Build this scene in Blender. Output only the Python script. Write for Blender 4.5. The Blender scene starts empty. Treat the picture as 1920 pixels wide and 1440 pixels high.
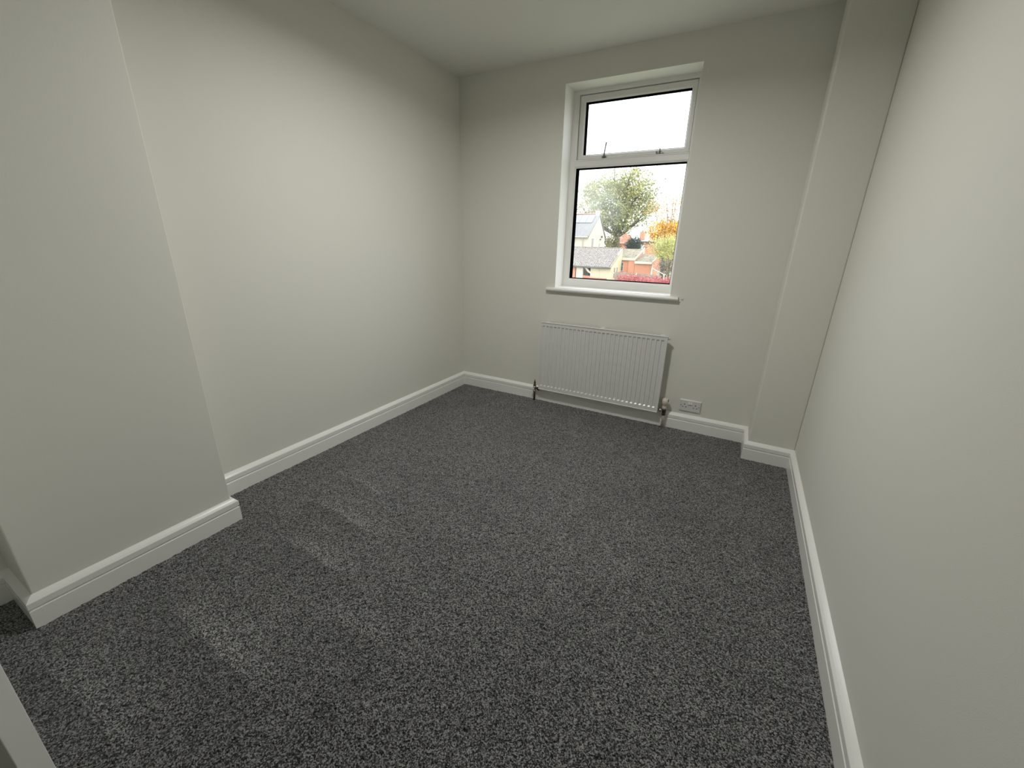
import bpy, bmesh, math, random
from mathutils import Vector, Matrix, noise

random.seed(7)
S = bpy.context.scene
COL = S.collection

# ------------------------------------------------------------------ camera, sky, exposure
cam_data = bpy.data.cameras.new('camera')
cam = bpy.data.objects.new('camera', cam_data)
COL.objects.link(cam)
cam.location = (2.1846, -3.0597, 1.2924)
cam.rotation_euler = (math.radians(70.876), math.radians(-1.205), math.radians(28.924))
cam_data.sensor_width = 36.0
cam_data.lens = 36.0 * 767.9 / 1920.0
cam_data.clip_start = 0.01
cam_data.clip_end = 400
S.camera = cam

SKY_HORIZON = 2.9          # bright hazy overcast, a little stronger overhead
LAMP_POWER = 20.2           # watts, narrow downward beam
world = bpy.data.worlds.new('overcast_sky')
S.world = world
world.use_nodes = True
nt = world.node_tree
nt.nodes.clear()
w_out = nt.nodes.new('ShaderNodeOutputWorld')
w_bg = nt.nodes.new('ShaderNodeBackground')
w_tc = nt.nodes.new('ShaderNodeTexCoord')
w_sep = nt.nodes.new('ShaderNodeSeparateXYZ')
w_max = nt.nodes.new('ShaderNodeMath'); w_max.operation = 'MAXIMUM'; w_max.inputs[1].default_value = 0.0
w_mul = nt.nodes.new('ShaderNodeMath'); w_mul.operation = 'MULTIPLY_ADD'
w_mul.inputs[1].default_value = 0.5 * SKY_HORIZON
w_mul.inputs[2].default_value = SKY_HORIZON
w_bg.inputs['Color'].default_value = (0.925, 0.955, 1.0, 1)
nt.links.new(w_tc.outputs['Generated'], w_sep.inputs[0])
nt.links.new(w_sep.outputs['Z'], w_max.inputs[0])
nt.links.new(w_max.outputs[0], w_mul.inputs[0])
nt.links.new(w_mul.outputs[0], w_bg.inputs['Strength'])
nt.links.new(w_bg.outputs[0], w_out.inputs[0])

sun_data = bpy.data.lights.new('hazy_sun', 'SUN')
sun_data.energy = 1.2
sun_data.angle = math.radians(25)
sun_data.color = (1.0, 0.96, 0.9)
sun = bpy.data.objects.new('hazy_sun', sun_data)
COL.objects.link(sun)
# shines from behind this house (never into the room) and from the right
sun.rotation_euler = Vector((-0.55, 0.55, -0.6)).to_track_quat('-Z', 'Y').to_euler()

vs = S.view_settings
S.display_settings.display_device = 'sRGB'
vs.view_transform = 'Standard'
vs.look = 'None'
vs.exposure = 0.0
vs.gamma = 1.0
vs.use_curve_mapping = False
S.cycles.max_bounces = 10
S.cycles.diffuse_bounces = 6
S.cycles.transparent_max_bounces = 16
S.cycles.sample_clamp_indirect = 4.0
S.cycles.use_denoising = True

# ------------------------------------------------------------------ materials
def new_mat(name):
    m = bpy.data.materials.new(name)
    m.use_nodes = True
    t = m.node_tree
    b = t.nodes['Principled BSDF']
    return m, t, b

def plain(name, col, rough=0.6, metal=0.0, bump=0.0, bscale=300.0, var=0.0, vscale=6.0, spec=0.5):
    m, t, b = new_mat(name)
    b.inputs['Base Color'].default_value = (*col, 1)
    b.inputs['Roughness'].default_value = rough
    b.inputs['Metallic'].default_value = metal
    b.inputs['Specular IOR Level'].default_value = spec
    tc = t.nodes.new('ShaderNodeTexCoord')
    if var:
        n = t.nodes.new('ShaderNodeTexNoise'); n.inputs['Scale'].default_value = vscale; n.inputs['Detail'].default_value = 5
        r = t.nodes.new('ShaderNodeValToRGB')
        r.color_ramp.elements[0].position = 0.3; r.color_ramp.elements[1].position = 0.7
        r.color_ramp.elements[0].color = (*[c * (1 - var) for c in col], 1)
        r.color_ramp.elements[1].color = (*[min(1, c * (1 + var)) for c in col], 1)
        t.links.new(tc.outputs['Object'], n.inputs['Vector'])
        t.links.new(n.outputs['Fac'], r.inputs['Fac'])
        t.links.new(r.outputs['Color'], b.inputs['Base Color'])
    if bump:
        n2 = t.nodes.new('ShaderNodeTexNoise'); n2.inputs['Scale'].default_value = bscale; n2.inputs['Detail'].default_value = 3
        bp = t.nodes.new('ShaderNodeBump'); bp.inputs['Strength'].default_value = bump; bp.inputs['Distance'].default_value = 0.002
        t.links.new(tc.outputs['Object'], n2.inputs['Vector'])
        t.links.new(n2.outputs['Fac'], bp.inputs['Height'])
        t.links.new(bp.outputs['Normal'], b.inputs['Normal'])
    return m

M = {}
M['wall'] = plain('wall_paint', (0.74, 0.735, 0.675), 0.62, bump=0.12, bscale=420, spec=0.3)
M['reveal'] = plain('reveal_paint', (0.86, 0.85, 0.82), 0.55, bump=0.1, bscale=300, spec=0.3)
M['ceiling'] = plain('ceiling_paint', (0.78, 0.77, 0.735), 0.8, bump=0.08, bscale=300, spec=0.2)
M['gloss'] = plain('white_gloss_paint', (0.86, 0.86, 0.83), 0.22, bump=0.05, bscale=60)
M['upvc'] = plain('white_upvc', (0.80, 0.79, 0.76), 0.3)
M['sill'] = plain('sill_white', (0.8, 0.8, 0.77), 0.3)
M['rubber'] = plain('black_gasket', (0.003, 0.003, 0.003), 0.9, spec=0.0)
M['rad'] = plain('radiator_enamel', (0.70, 0.70, 0.68), 0.28)
M['chrome'] = plain('chrome', (0.62, 0.6, 0.56), 0.16, metal=1.0)
M['tarnish'] = plain('tarnished_brass', (0.10, 0.085, 0.06), 0.35, metal=0.8)
M['pipe'] = plain('painted_pipe', (0.62, 0.58, 0.5), 0.4, var=0.15, vscale=30)
M['cream_plastic'] = plain('cream_plastic', (0.68, 0.62, 0.54), 0.4)
M['socket'] = plain('socket_plastic', (0.70, 0.70, 0.68), 0.3)
M['hole'] = plain('dark_slot', (0.01, 0.01, 0.01), 0.7)
M['grey_metal'] = plain('grey_metal', (0.22, 0.22, 0.21), 0.35, metal=0.7)
M['door'] = plain('door_paint', (0.86, 0.87, 0.83), 0.45)

def emission(name, col, s):
    m = bpy.data.materials.new(name); m.use_nodes = True
    t = m.node_tree; t.nodes.clear()
    o = t.nodes.new('ShaderNodeOutputMaterial'); e = t.nodes.new('ShaderNodeEmission')
    e.inputs[0].default_value = (*col, 1); e.inputs[1].default_value = s
    t.links.new(e.outputs[0], o.inputs[0])
    return m
M['lamp'] = emission('lamp_diffuser', (1.0, 0.985, 0.95), 12.0)

def glass_mat(name, smear):
    m = bpy.data.materials.new(name); m.use_nodes = True
    t = m.node_tree; t.nodes.clear(); N = t.nodes.new; L = t.links.new
    o = N('ShaderNodeOutputMaterial')
    tr = N('ShaderNodeBsdfTransparent'); tr.inputs[0].default_value = (0.985, 0.99, 0.985, 1)
    gl = N('ShaderNodeBsdfGlossy'); gl.inputs['Roughness'].default_value = 0.0
    lw = N('ShaderNodeLayerWeight'); lw.inputs['Blend'].default_value = 0.5
    pw = N('ShaderNodeMath'); pw.operation = 'POWER'; pw.inputs[1].default_value = 5
    ma = N('ShaderNodeMath'); ma.operation = 'MULTIPLY_ADD'; ma.inputs[1].default_value = 0.9; ma.inputs[2].default_value = 0.03
    mx = N('ShaderNodeMixShader')
    L(lw.outputs['Facing'], pw.inputs[0]); L(pw.outputs[0], ma.inputs[0]); L(ma.outputs[0], mx.inputs[0])
    L(tr.outputs[0], mx.inputs[1]); L(gl.outputs[0], mx.inputs[2])
    # thin film of condensation and dirt
    df = N('ShaderNodeBsdfDiffuse'); df.inputs[0].default_value = (0.8, 0.83, 0.83, 1)
    tl = N('ShaderNodeBsdfTranslucent'); tl.inputs[0].default_value = (0.88, 0.93, 0.93, 1)
    md = N('ShaderNodeMixShader'); md.inputs[0].default_value = 0.75
    L(df.outputs[0], md.inputs[1]); L(tl.outputs[0], md.inputs[2])
    tc = N('ShaderNodeTexCoord')
    n = N('ShaderNodeTexNoise'); n.inputs['Scale'].default_value = 9; n.inputs['Detail'].default_value = 6
    L(tc.outputs['Object'], n.inputs['Vector'])
    r = N('ShaderNodeValToRGB'); r.color_ramp.elements[0].position = 0.3; r.color_ramp.elements[1].position = 0.65
    L(n.outputs['Fac'], r.inputs['Fac'])
    base = N('ShaderNodeMath'); base.operation = 'MULTIPLY_ADD'
    base.inputs[1].default_value = 0.012; base.inputs[2].default_value = 0.012
    L(r.outputs['Color'], base.inputs[0])
    fac = base.outputs[0]
    if smear:
        mp = N('ShaderNodeMapping'); mp.vector_type = 'TEXTURE'
        mp.inputs['Location'].default_value = smear[0]
        mp.inputs['Rotation'].default_value = (0, math.radians(-28), 0)
        mp.inputs['Scale'].default_value = smear[1]
        g = N('ShaderNodeTexGradient'); g.gradient_type = 'SPHERICAL'
        L(tc.outputs['Object'], mp.inputs['Vector']); L(mp.outputs[0], g.inputs[0])
        r2 = N('ShaderNodeValToRGB'); r2.color_ramp.elements[0].position = 0.0; r2.color_ramp.elements[1].position = 0.55
        L(g.outputs['Fac'], r2.inputs['Fac'])
        k = N('ShaderNodeMath'); k.operation = 'MULTIPLY_ADD'; k.inputs[1].default_value = 0.11; k.inputs[2].default_value = 0.05
        L(r.outputs['Color'], k.inputs[0])
        k2 = N('ShaderNodeMath'); k2.operation = 'MULTIPLY'
        L(r2.outputs['Color'], k2.inputs[0]); L(k.outputs[0], k2.inputs[1])
        ad = N('ShaderNodeMath'); ad.operation = 'ADD'
        L(k2.outputs[0], ad.inputs[0]); L(fac, ad.inputs[1]); fac = ad.outputs[0]
    fin = N('ShaderNodeMixShader')
    L(fac, fin.inputs[0]); L(mx.outputs[0], fin.inputs[1]); L(md.outputs[0], fin.inputs[2])
    L(fin.outputs[0], o.inputs[0])
    return m
M['glass'] = glass_mat('window_glass', None)
M['glass_smeared'] = glass_mat('window_glass_smeared', ((1.08, 0.2, 1.66), (0.24, 0.24, 0.34)))

def carpet_mat():
    m, t, b = new_mat('charcoal_carpet'); N = t.nodes.new; L = t.links.new
    b.inputs['Roughness'].default_value = 1.0
    b.inputs['Specular IOR Level'].default_value = 0.05
    b.inputs['Sheen Weight'].default_value = 0.25
    b.inputs['Sheen Roughness'].default_value = 0.5
    tc = N('ShaderNodeTexCoord')
    v = N('ShaderNodeTexVoronoi'); v.inputs['Scale'].default_value = 310
    n = N('ShaderNodeTexNoise'); n.inputs['Scale'].default_value = 400; n.inputs['Detail'].default_value = 3; n.inputs['Roughness'].default_value = 0.6
    dn = N('ShaderNodeTexNoise'); dn.inputs['Scale'].default_value = 90
    L(tc.outputs['Object'], n.inputs['Vector']); L(tc.outputs['Object'], dn.inputs['Vector'])
    va = N('ShaderNodeVectorMath'); va.operation = 'MULTIPLY_ADD'
    va.inputs[1].default_value = (0.0025, 0.0025, 0.0025)
    L(dn.outputs['Color'], va.inputs[0]); L(tc.outputs['Object'], va.inputs[2]); L(va.outputs[0], v.inputs['Vector'])
    sp = N('ShaderNodeSeparateColor'); L(v.outputs['Color'], sp.inputs[0])
    a = N('ShaderNodeMath'); a.operation = 'MULTIPLY_ADD'; a.inputs[1].default_value = 0.55
    L(sp.outputs[0], a.inputs[0])
    bb = N('ShaderNodeMath'); bb.operation = 'MULTIPLY'; bb.inputs[1].default_value = 0.5
    L(n.outputs['Fac'], bb.inputs[0]); L(bb.outputs[0], a.inputs[2])
    r = N('ShaderNodeValToRGB')
    e = r.color_ramp.elements
    e[0].position = 0.32; e[0].color = (0.008, 0.008, 0.008, 1)
    e[1].position = 0.80; e[1].color = (0.38, 0.38, 0.378, 1)
    x = e.new(0.52); x.color = (0.078, 0.078, 0.078, 1)
    L(a.outputs[0], r.inputs['Fac'])
    # brushed pile: vacuum marks stored on the mesh
    at = N('ShaderNodeAttribute'); at.attribute_name = 'pile'
    ml = N('ShaderNodeVectorMath'); ml.operation = 'SCALE'
    L(r.outputs['Color'], ml.inputs[0]); L(at.outputs['Fac'], ml.inputs['Scale'])
    L(ml.outputs[0], b.inputs['Base Color'])
    bp = N('ShaderNodeBump'); bp.inputs['Strength'].default_value = 0.8; bp.inputs['Distance'].default_value = 0.006
    L(a.outputs[0], bp.inputs['Height']); L(bp.outputs[0], b.inputs['Normal'])
    return m
M['carpet'] = carpet_mat()

def leaf_mat():
    m = bpy.data.materials.new('leaves'); m.use_nodes = True
    t = m.node_tree; t.nodes.clear(); N = t.nodes.new; L = t.links.new
    o = N('ShaderNodeOutputMaterial'); at = N('ShaderNodeAttribute'); at.attribute_name = 'tint'
    d = N('ShaderNodeBsdfDiffuse'); tl = N('ShaderNodeBsdfTranslucent'); mx = N('ShaderNodeMixShader'); mx.inputs[0].default_value = 0.4
    L(at.outputs['Color'], d.inputs[0]); L(at.outputs['Color'], tl.inputs[0])
    L(d.outputs[0], mx.inputs[1]); L(tl.outputs[0], mx.inputs[2]); L(mx.outputs[0], o.inputs[0])
    return m
M['leaf'] = leaf_mat()
M['bark'] = plain('bark', (0.10, 0.085, 0.065), 0.9, var=0.35, vscale=4)
M['ground'] = plain('ground', (0.22, 0.24, 0.14), 0.95, var=0.3, vscale=0.5)
M['cream'] = plain('cream_render', (0.56, 0.50, 0.36), 0.9, var=0.05, vscale=1.2)
M['white_render'] = plain('white_render', (0.53, 0.50, 0.43), 0.9, var=0.05, vscale=0.8)
M['slate'] = plain('slate', (0.19, 0.19, 0.195), 0.7, var=0.12, vscale=3)
M['pantile'] = plain('grey_pantile', (0.25, 0.228, 0.215), 0.85, var=0.45, vscale=5)
M['moss'] = plain('mossy_felt', (0.20, 0.18, 0.13), 0.95, var=0.5, vscale=3)
M['ridge_red'] = plain('red_ridge_tile', (0.38, 0.19, 0.15), 0.85, var=0.2, vscale=3)
M['solar'] = plain('solar_glass', (0.20, 0.23, 0.29), 0.25)
M['white_wood'] = plain('white_board', (0.62, 0.56, 0.48), 0.6)
M['dark_glass'] = plain('dark_window', (0.09, 0.10, 0.10), 0.1)
M['dark'] = plain('dark_inside', (0.03, 0.03, 0.035), 0.9)
M['fence'] = plain('weathered_board', (0.26, 0.22, 0.18), 0.9, var=0.2, vscale=3)

def brick_mat(name, c1, c2, mortar):
    m, t, b = new_mat(name); N = t.nodes.new; L = t.links.new
    b.inputs['Roughness'].default_value = 0.9
    tc = N('ShaderNodeTexCoord'); mp = N('ShaderNodeMapping'); mp.inputs['Rotation'].default_value = (math.radians(90), 0, 0)
    br = N('ShaderNodeTexBrick')
    br.inputs['Color1'].default_value = (*c1, 1); br.inputs['Color2'].default_value = (*c2, 1); br.inputs['Mortar'].default_value = (*mortar, 1)
    br.inputs['Scale'].default_value = 1.0; br.inputs['Brick Width'].default_value = 0.225; br.inputs['Row Height'].default_value = 0.075
    br.inputs['Mortar Size'].default_value = 0.006
    L(tc.outputs['Object'], mp.inputs[0]); L(mp.outputs[0], br.inputs['Vector']); L(br.outputs['Color'], b.inputs['Base Color'])
    return m
M['brick'] = brick_mat('orange_red_brick', (0.56, 0.22, 0.13), (0.62, 0.26, 0.16), (0.52, 0.36, 0.26))

# ------------------------------------------------------------------ mesh helpers
class MB:
    def __init__(s):
        s.v = []; s.f = []; s.mi = []; s.sm = []
    def add(s, vs, fs, mi=0, smooth=False):
        k = len(s.v)
        s.v += [tuple(p) for p in vs]
        for f in fs:
            s.f.append([i + k for i in f]); s.mi.append(mi); s.sm.append(smooth)
        return s
    def box(s, x0, x1, y0, y1, z0, z1, mi=0):
        vs = [(x0, y0, z0), (x1, y0, z0), (x1, y1, z0), (x0, y1, z0), (x0, y0, z1), (x1, y0, z1), (x1, y1, z1), (x0, y1, z1)]
        return s.add(vs, [(0, 3, 2, 1), (4, 5, 6, 7), (0, 1, 5, 4), (1, 2, 6, 5), (2, 3, 7, 6), (3, 0, 4, 7)], mi)
    def prism(s, poly, d, mi=0):          # poly: list of 3d points, extruded by vector d
        n = len(poly); d = Vector(d)
        vs = [Vector(p) for p in poly] + [Vector(p) + d for p in poly]
        fs = [tuple(range(n))[::-1], tuple(range(n, 2 * n))] + [(i, (i + 1) % n, n + (i + 1) % n, n + i) for i in range(n)]
        return s.add(vs, fs, mi)
    def tube(s, pts, rad, seg=12, caps=True, mi=0):
        pts = [Vector(p) for p in pts]
        if not hasattr(rad, '__len__'): rad = [rad] * len(pts)
        k = []; fs = []; up = None
        for i, p in enumerate(pts):
            d = (pts[min(i + 1, len(pts) - 1)] - pts[max(i - 1, 0)])
            d = d.normalized() if d.length > 1e-9 else Vector((0, 0, 1))
            if up is None:
                up = d.orthogonal().normalized()
            else:
                up = (up - d * up.dot(d))
                up = up.normalized() if up.length > 1e-6 else d.orthogonal().normalized()
            b = d.cross(up)
            for j in range(seg):
                a = 2 * math.pi * j / seg
                k.append(p + (up * math.cos(a) + b * math.sin(a)) * rad[i])
        for i in range(len(pts) - 1):
            for j in range(seg):
                j2 = (j + 1) % seg
                fs.append((i * seg + j, i * seg + j2, (i + 1) * seg + j2, (i + 1) * seg + j))
        s.add(k, fs, mi, True)
        if caps:
            n = len(s.v) - len(k)
            s.f.append([n + j for j in range(seg)][::-1]); s.mi.append(mi); s.sm.append(False)
            s.f.append([n + (len(pts) - 1) * seg + j for j in range(seg)]); s.mi.append(mi); s.sm.append(False)
        return s
    def lathe(s, c, prof, axis='z', seg=24, mi=0):   # prof: [(radius, height)]
        c = Vector(c); k = []; fs = []
        for r, h in prof:
            for j in range(seg):
                a = 2 * math.pi * j / seg
                p = (r * math.cos(a), r * math.sin(a), h)
                if axis == 'x': p = (h, r * math.cos(a), r * math.sin(a))
                if axis == 'y': p = (r * math.sin(a), h, r * math.cos(a))
                k.append(c + Vector(p))
        for i in range(len(prof) - 1):
            for j in range(seg):
                j2 = (j + 1) % seg
                fs.append((i * seg + j, i * seg + j2, (i + 1) * seg + j2, (i + 1) * seg + j))
        n0 = len(s.v)
        s.add(k, fs, mi, True)
        s.f.append([n0 + j for j in range(seg)][::-1]); s.mi.append(mi); s.sm.append(False)
        s.f.append([n0 + (len(prof) - 1) * seg + j for j in range(seg)]); s.mi.append(mi); s.sm.append(False)
        return s
    def build(s, name, mats, parent=None, bevel=0.0, bseg=2, fix=True):
        me = bpy.data.meshes.new(name)
        me.from_pydata(s.v, [], s.f)
        if not isinstance(mats, (list, tuple)): mats = [mats]
        for m in mats: me.materials.append(m)
        for p, i, sm in zip(me.polygons, s.mi, s.sm):
            p.material_index = i; p.use_smooth = sm
        if fix:
            bm = bmesh.new(); bm.from_mesh(me); bmesh.ops.recalc_face_normals(bm, faces=bm.faces); bm.to_mesh(me); bm.free()
        me.validate(); me.update()
        o = bpy.data.objects.new(name, me); COL.objects.link(o)
        if parent is not None:
            o.parent = parent
            o.matrix_parent_inverse = world_of(parent).inverted()
        if bevel:
            b = o.modifiers.new('bevel', 'BEVEL'); b.width = bevel; b.segments = bseg; b.limit_method = 'ANGLE'; b.angle_limit = math.radians(40)
        return o

def world_of(o):
    m = o.matrix_basis.copy()
    if o.parent is not None:
        m = world_of(o.parent) @ o.matrix_parent_inverse @ m
    return m

def struct(o):
    o['kind'] = 'structure'; return o
def tag(o, label, cat, group=None, kind=None):
    o['label'] = label; o['category'] = cat
    if group: o['group'] = group
    if kind: o['kind'] = kind
    return o
def empty(name, loc, label=None, cat=None, group=None):
    o = bpy.data.objects.new(name, None); COL.objects.link(o); o.location = loc; o.empty_display_size = 0.1
    if label: tag(o, label, cat, group)
    return o

# ------------------------------------------------------------------ room measures (metres)
H = 2.475                       # ceiling
W = 2.641                       # right wall
XP, P = 2.390, 0.249            # boxed pillar in the right corner
CB, YB1, YB0 = 0.244, -2.247, -2.892   # chimney breast
YF = -4.28                      # front wall, behind the camera
DY0, DY1 = -4.22, -3.385        # doorway in the left wall
WX0, WX1, WZ0, WZ1 = 0.889, 1.755, 0.962, 2.317
FY = 0.161                      # face of the window frame

# shell
wl = MB()
wl.box(-0.12, 0, DY1 + 0.03, 0.30, -0.1, H + 0.1)
wl.box(-0.12, 0, YF - 0.12, DY0 - 0.03, -0.1, H + 0.1)
wl.box(-0.12, 0, DY0 - 0.03, DY1 + 0.03, 2.06, H + 0.1)
struct(wl.build('wall_left', M['wall']))
struct(MB().box(W, W + 0.12, YF - 0.12, 0.30, -0.1, H + 0.1).build('wall_right', M['wall']))
wb = MB()
def holed(mb, yq):
    X = [0, WX0, WX1, W]; Z = [-0.1, WZ0, WZ1, H + 0.1]
    for i in range(3):
        for j in range(3):
            if i == 1 and j == 1: continue
            mb.add([(X[i], yq, Z[j]), (X[i + 1], yq, Z[j]), (X[i + 1], yq, Z[j + 1]), (X[i], yq, Z[j + 1])], [(0, 1, 2, 3)])
holed(wb, 0.0); holed(wb, 0.30)
a = [(WX0, WZ0), (WX1, WZ0), (WX1, WZ1), (WX0, WZ1)]
for i in range(4):
    (x0, z0), (x1, z1) = a[i], a[(i + 1) % 4]
    wb.add([(x0, 0, z0), (x1, 0, z1), (x1, 0.30, z1), (x0, 0.30, z0)], [(0, 1, 2, 3)], 1)
a = [(0, -0.1), (W, -0.1), (W, H + 0.1), (0, H + 0.1)]
for i in range(4):
    (x0, z0), (x1, z1) = a[i], a[(i + 1) % 4]
    wb.add([(x0, 0, z0), (x1, 0, z1), (x1, 0.30, z1), (x0, 0.30, z0)], [(0, 1, 2, 3)])
bmj = wb.build('wall_back', [M['wall'], M['reveal']], fix=False)
bm = bmesh.new(); bm.from_mesh(bmj.data)
bmesh.ops.remove_doubles(bm, verts=bm.verts, dist=1e-5); bmesh.ops.recalc_face_normals(bm, faces=bm.faces)
bm.to_mesh(bmj.data); bm.free(); struct(bmj)
struct(MB().box(0, W, YF - 0.12, YF, -0.1, H + 0.1).build('wall_front', M['wall']))
hw = MB()
hw.box(-1.35, -1.25, YF - 0.12, -3.1, -0.1, H + 0.1)
hw.box(-1.25, -0.12, YF - 0.12, YF - 0.02, -0.1, H + 0.1)
hw.box(-1.25, -0.12, -3.2, -3.1, -0.1, H + 0.1)
struct(hw.build('wall_landing', M['wall']))
cg = MB().box(-0.12, W + 0.12, YF - 0.12, 0.30, H, H + 0.1)
cg.box(-1.35, -0.12, YF - 0.12, -3.1, H, H + 0.1)
struct(cg.build('ceiling', M['ceiling']))
struct(MB().box(0, CB, YB0, YB1, 0, H).build('wall_chimney', M['wall'], bevel=0.004))
struct(MB().box(XP, W, -P, 0, 0, H).build('wall_pillar', M['wall'], bevel=0.006))

# carpet: a finely stepped pile surface with vacuum marks
def carpet():
    x0, x1, y0, y1, st = 0.0, W, YF, 0.0, 0.0085
    nx, ny = int((x1 - x0) / st), int((y1 - y0) / st)
    # each mark: line of the swept edge, the side that the pile leans up to is to the left of its direction
    marks = [((0.56, -2.205), (0.98, -2.22), 0.55, 0.30), ((0.42, -1.955), (0.90, -1.985), 0.50, 0.28),
             ((0.56, -2.64), (1.12, -2.655), 0.55, 0.36), ((1.04, -2.385), (1.32, -2.36), 0.40, 0.24),
             ((0.30, -1.70), (0.74, -1.74), 0.32, 0.26), ((0.45, -2.93), (0.98, -2.925), 0.4, 0.3)]
    vs, fs, pile = [], [], []
    for j in range(ny + 1):
        y = y0 + (y1 - y0) * j / ny
        for i in range(nx + 1):
            x = x0 + (x1 - x0) * i / nx
            n = noise.noise(Vector((x * 62, y * 62, 0.3)))
            n2 = noise.noise(Vector((x * 2.2, y * 2.2, 4.1)))
            n3 = noise.noise(Vector((x * 7, y * 7, 9.1)))
            vs.append((x + random.uniform(-.002, .002), y + random.uniform(-.002, .002), 0.0025 * n + 0.0015 * n2 + random.uniform(-.0016, .0016)))
            s = 1.0 + 0.10 * n2 + 0.10 * n3
            for (ax, ay), (bx, by), amp, wd in marks:
                dx, dy = bx - ax, by - ay; L = math.hypot(dx, dy); ux, uy = dx / L, dy / L
                px, py = x - ax, y - ay
                t = (px * ux + py * uy) / L
                if t < -0.25 or t > 1.35: continue
                d = -px * uy + py * ux + 0.05 * (t - 0.5) ** 2 + 0.012 * n3
                e = max(0, 1 - abs(2 * (t - 0.5)) ** 2.4 / 1.4)
                if d >= 0: s += amp * e * math.exp(-d / (wd * 0.28))
                else: s -= 0.45 * amp * e * math.exp(d / (wd * 0.22)) * min(1, -d / 0.012)
            pile.append(s)
    for j in range(ny):
        for i in range(nx):
            a = j * (nx + 1) + i
            fs.append((a, a + 1, a + nx + 2, a + nx + 1))
    me = bpy.data.meshes.new('floor'); me.from_pydata(vs, [], fs); me.materials.append(M['carpet'])
    at = me.attributes.new('pile', 'FLOAT', 'POINT'); at.data.foreach_set('value', pile)
    me.update()
    o = bpy.data.objects.new('floor', me); COL.objects.link(o)
    return struct(o)
carpet()
fl = MB().box(-0.12, W + 0.12, YF - 0.12, 0.30, -0.1, -0.012)
fl.box(-1.35, -0.12, YF - 0.12, -3.1, -0.1, 0.0)
struct(fl.build('floor_slab', M['fence']))

# skirting boards: rounded top edge, a scribed groove below it
T, HB = 0.0217, 0.122
PROF = [(0, -0.01), (T, -0.01), (T, 0.0705), (T - 0.0055, 0.0765), (T - 0.0055, 0.0785), (T, 0.0800), (T, 0.1020),
        (T - 0.0012, 0.1042), (T - 0.0075, 0.1110), (T - 0.0140, 0.1160), (T - 0.0180, 0.1185), (0.0, 0.1208)]
def skirting(name, segs):
    mb = MB()
    for p0, p1, n, m0, m1 in segs:
        p0, p1, n = Vector((*p0, 0)), Vector((*p1, 0)), Vector((*n, 0)); u = (p1 - p0).normalized()
        A = [p0 + n * d + u * (m0 * d) + Vector((0, 0, z)) for d, z in PROF]
        B = [p1 + n * d - u * (m1 * d) + Vector((0, 0, z)) for d, z in PROF]
        k = len(PROF)
        n0 = len(mb.f)
        mb.add(A + B, [(i, i + 1, k + i + 1, k + i) for i in range(k - 1)] + [tuple(range(k))[::-1], tuple(range(k, 2 * k))])
    return struct(mb.build(name, M['gloss']))
skirting('baseboard_left', [((0, 0), (0, YB1), (1, 0), 1, 1)])
skirting('baseboard_chimney', [((0, YB1), (CB, YB1), (0, 1), 1, -1), ((CB, YB1), (CB, YB0), (1, 0), -1, -1), ((CB, YB0), (0, YB0), (0, -1), -1, 1)])
skirting('baseboard_alcove', [((0, YB0), (0, DY1 + 0.06), (1, 0), 1, 0)])
skirting('baseboard_back', [((0, 0), (XP, 0), (0, -1), 1, 1)])
skirting('baseboard_pillar', [((XP, 0), (XP, -P), (-1, 0), 1, -1), ((XP, -P), (W, -P), (0, -1), -1, 1)])
skirting('baseboard_right', [((W, -P), (W, YF), (-1, 0), 1, 1)])
skirting('baseboard_front', [((0.02, YF), (W, YF), (0, 1), 0, 1)])

# white door in the left wall, its leaf standing open into the room beside the camera
door = struct(empty('door_1', (0, DY1, 0)))
MB().box(-0.12, 0, DY1, DY1 + 0.03, 0, 2.06).build('jamb', M['door'], door)
MB().box(-0.12, 0, DY0 - 0.03, DY0, 0, 2.06).build('jamb', M['door'], door)
MB().box(-0.12, 0, DY0, DY1, 2.03, 2.06).build('head', M['door'], door)
MB().box(0, 0.018, DY1 + 0.006, DY1 + 0.06, 0, 2.09).build('architrave', M['door'], door, bevel=0.004)
MB().box(0, 0.018, DY0 - 0.024, DY0 - 0.006, 0, 2.09).build('architrave', M['door'], door, bevel=0.004)
MB().box(0, 0.018, DY0 - 0.006, DY1 + 0.006, 2.036, 2.09).build('architrave', M['door'], door, bevel=0.004)
# leaf in its own frame: along +x from the hinge, then swung to where it stands
LA = math.radians(20); LT = 0.05
Lm = Matrix.Translation((0.90 - 0.862 * math.cos(LA), -3.026 - 0.862 * math.sin(LA), 0)) @ Matrix.Rotation(LA, 4, 'Z')
def leafpart(mb, name, mat, parent, **k):
    mb.v = [tuple(Lm @ Vector(p)) for p in mb.v]
    return mb.build(name, mat, parent, **k)
leaf = leafpart(MB().box(0, 0.862, -LT, 0, 0.012, 2.01), 'leaf', M['door'], door, bevel=0.0015)
for zc in (0.22, 1.0, 1.78):
    leafpart(MB().tube([(-0.006, -LT - 0.004, zc - 0.05), (-0.006, -LT - 0.004, zc + 0.05)], 0.007, 10), 'hinge', M['chrome'], leaf)
for yy, d in ((0, 1), (-LT, -1)):
    hm = MB().lathe((0.80, yy, 1.0), [(0.026, 0), (0.026, 0.008 * d)], 'y', 20)
    hm.tube([(0.80, yy, 1.0), (0.80, yy + 0.045 * d, 1.0), (0.79, yy + 0.05 * d, 1.0), (0.70, yy + 0.05 * d, 1.0)], 0.009, 12)
    leafpart(hm, 'lever_handle', M['chrome'], leaf)
leafpart(MB().box(0.8615, 0.8628, -0.037, -0.013, 0.92, 1.08), 'latch_plate', M['chrome'], leaf)

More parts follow.
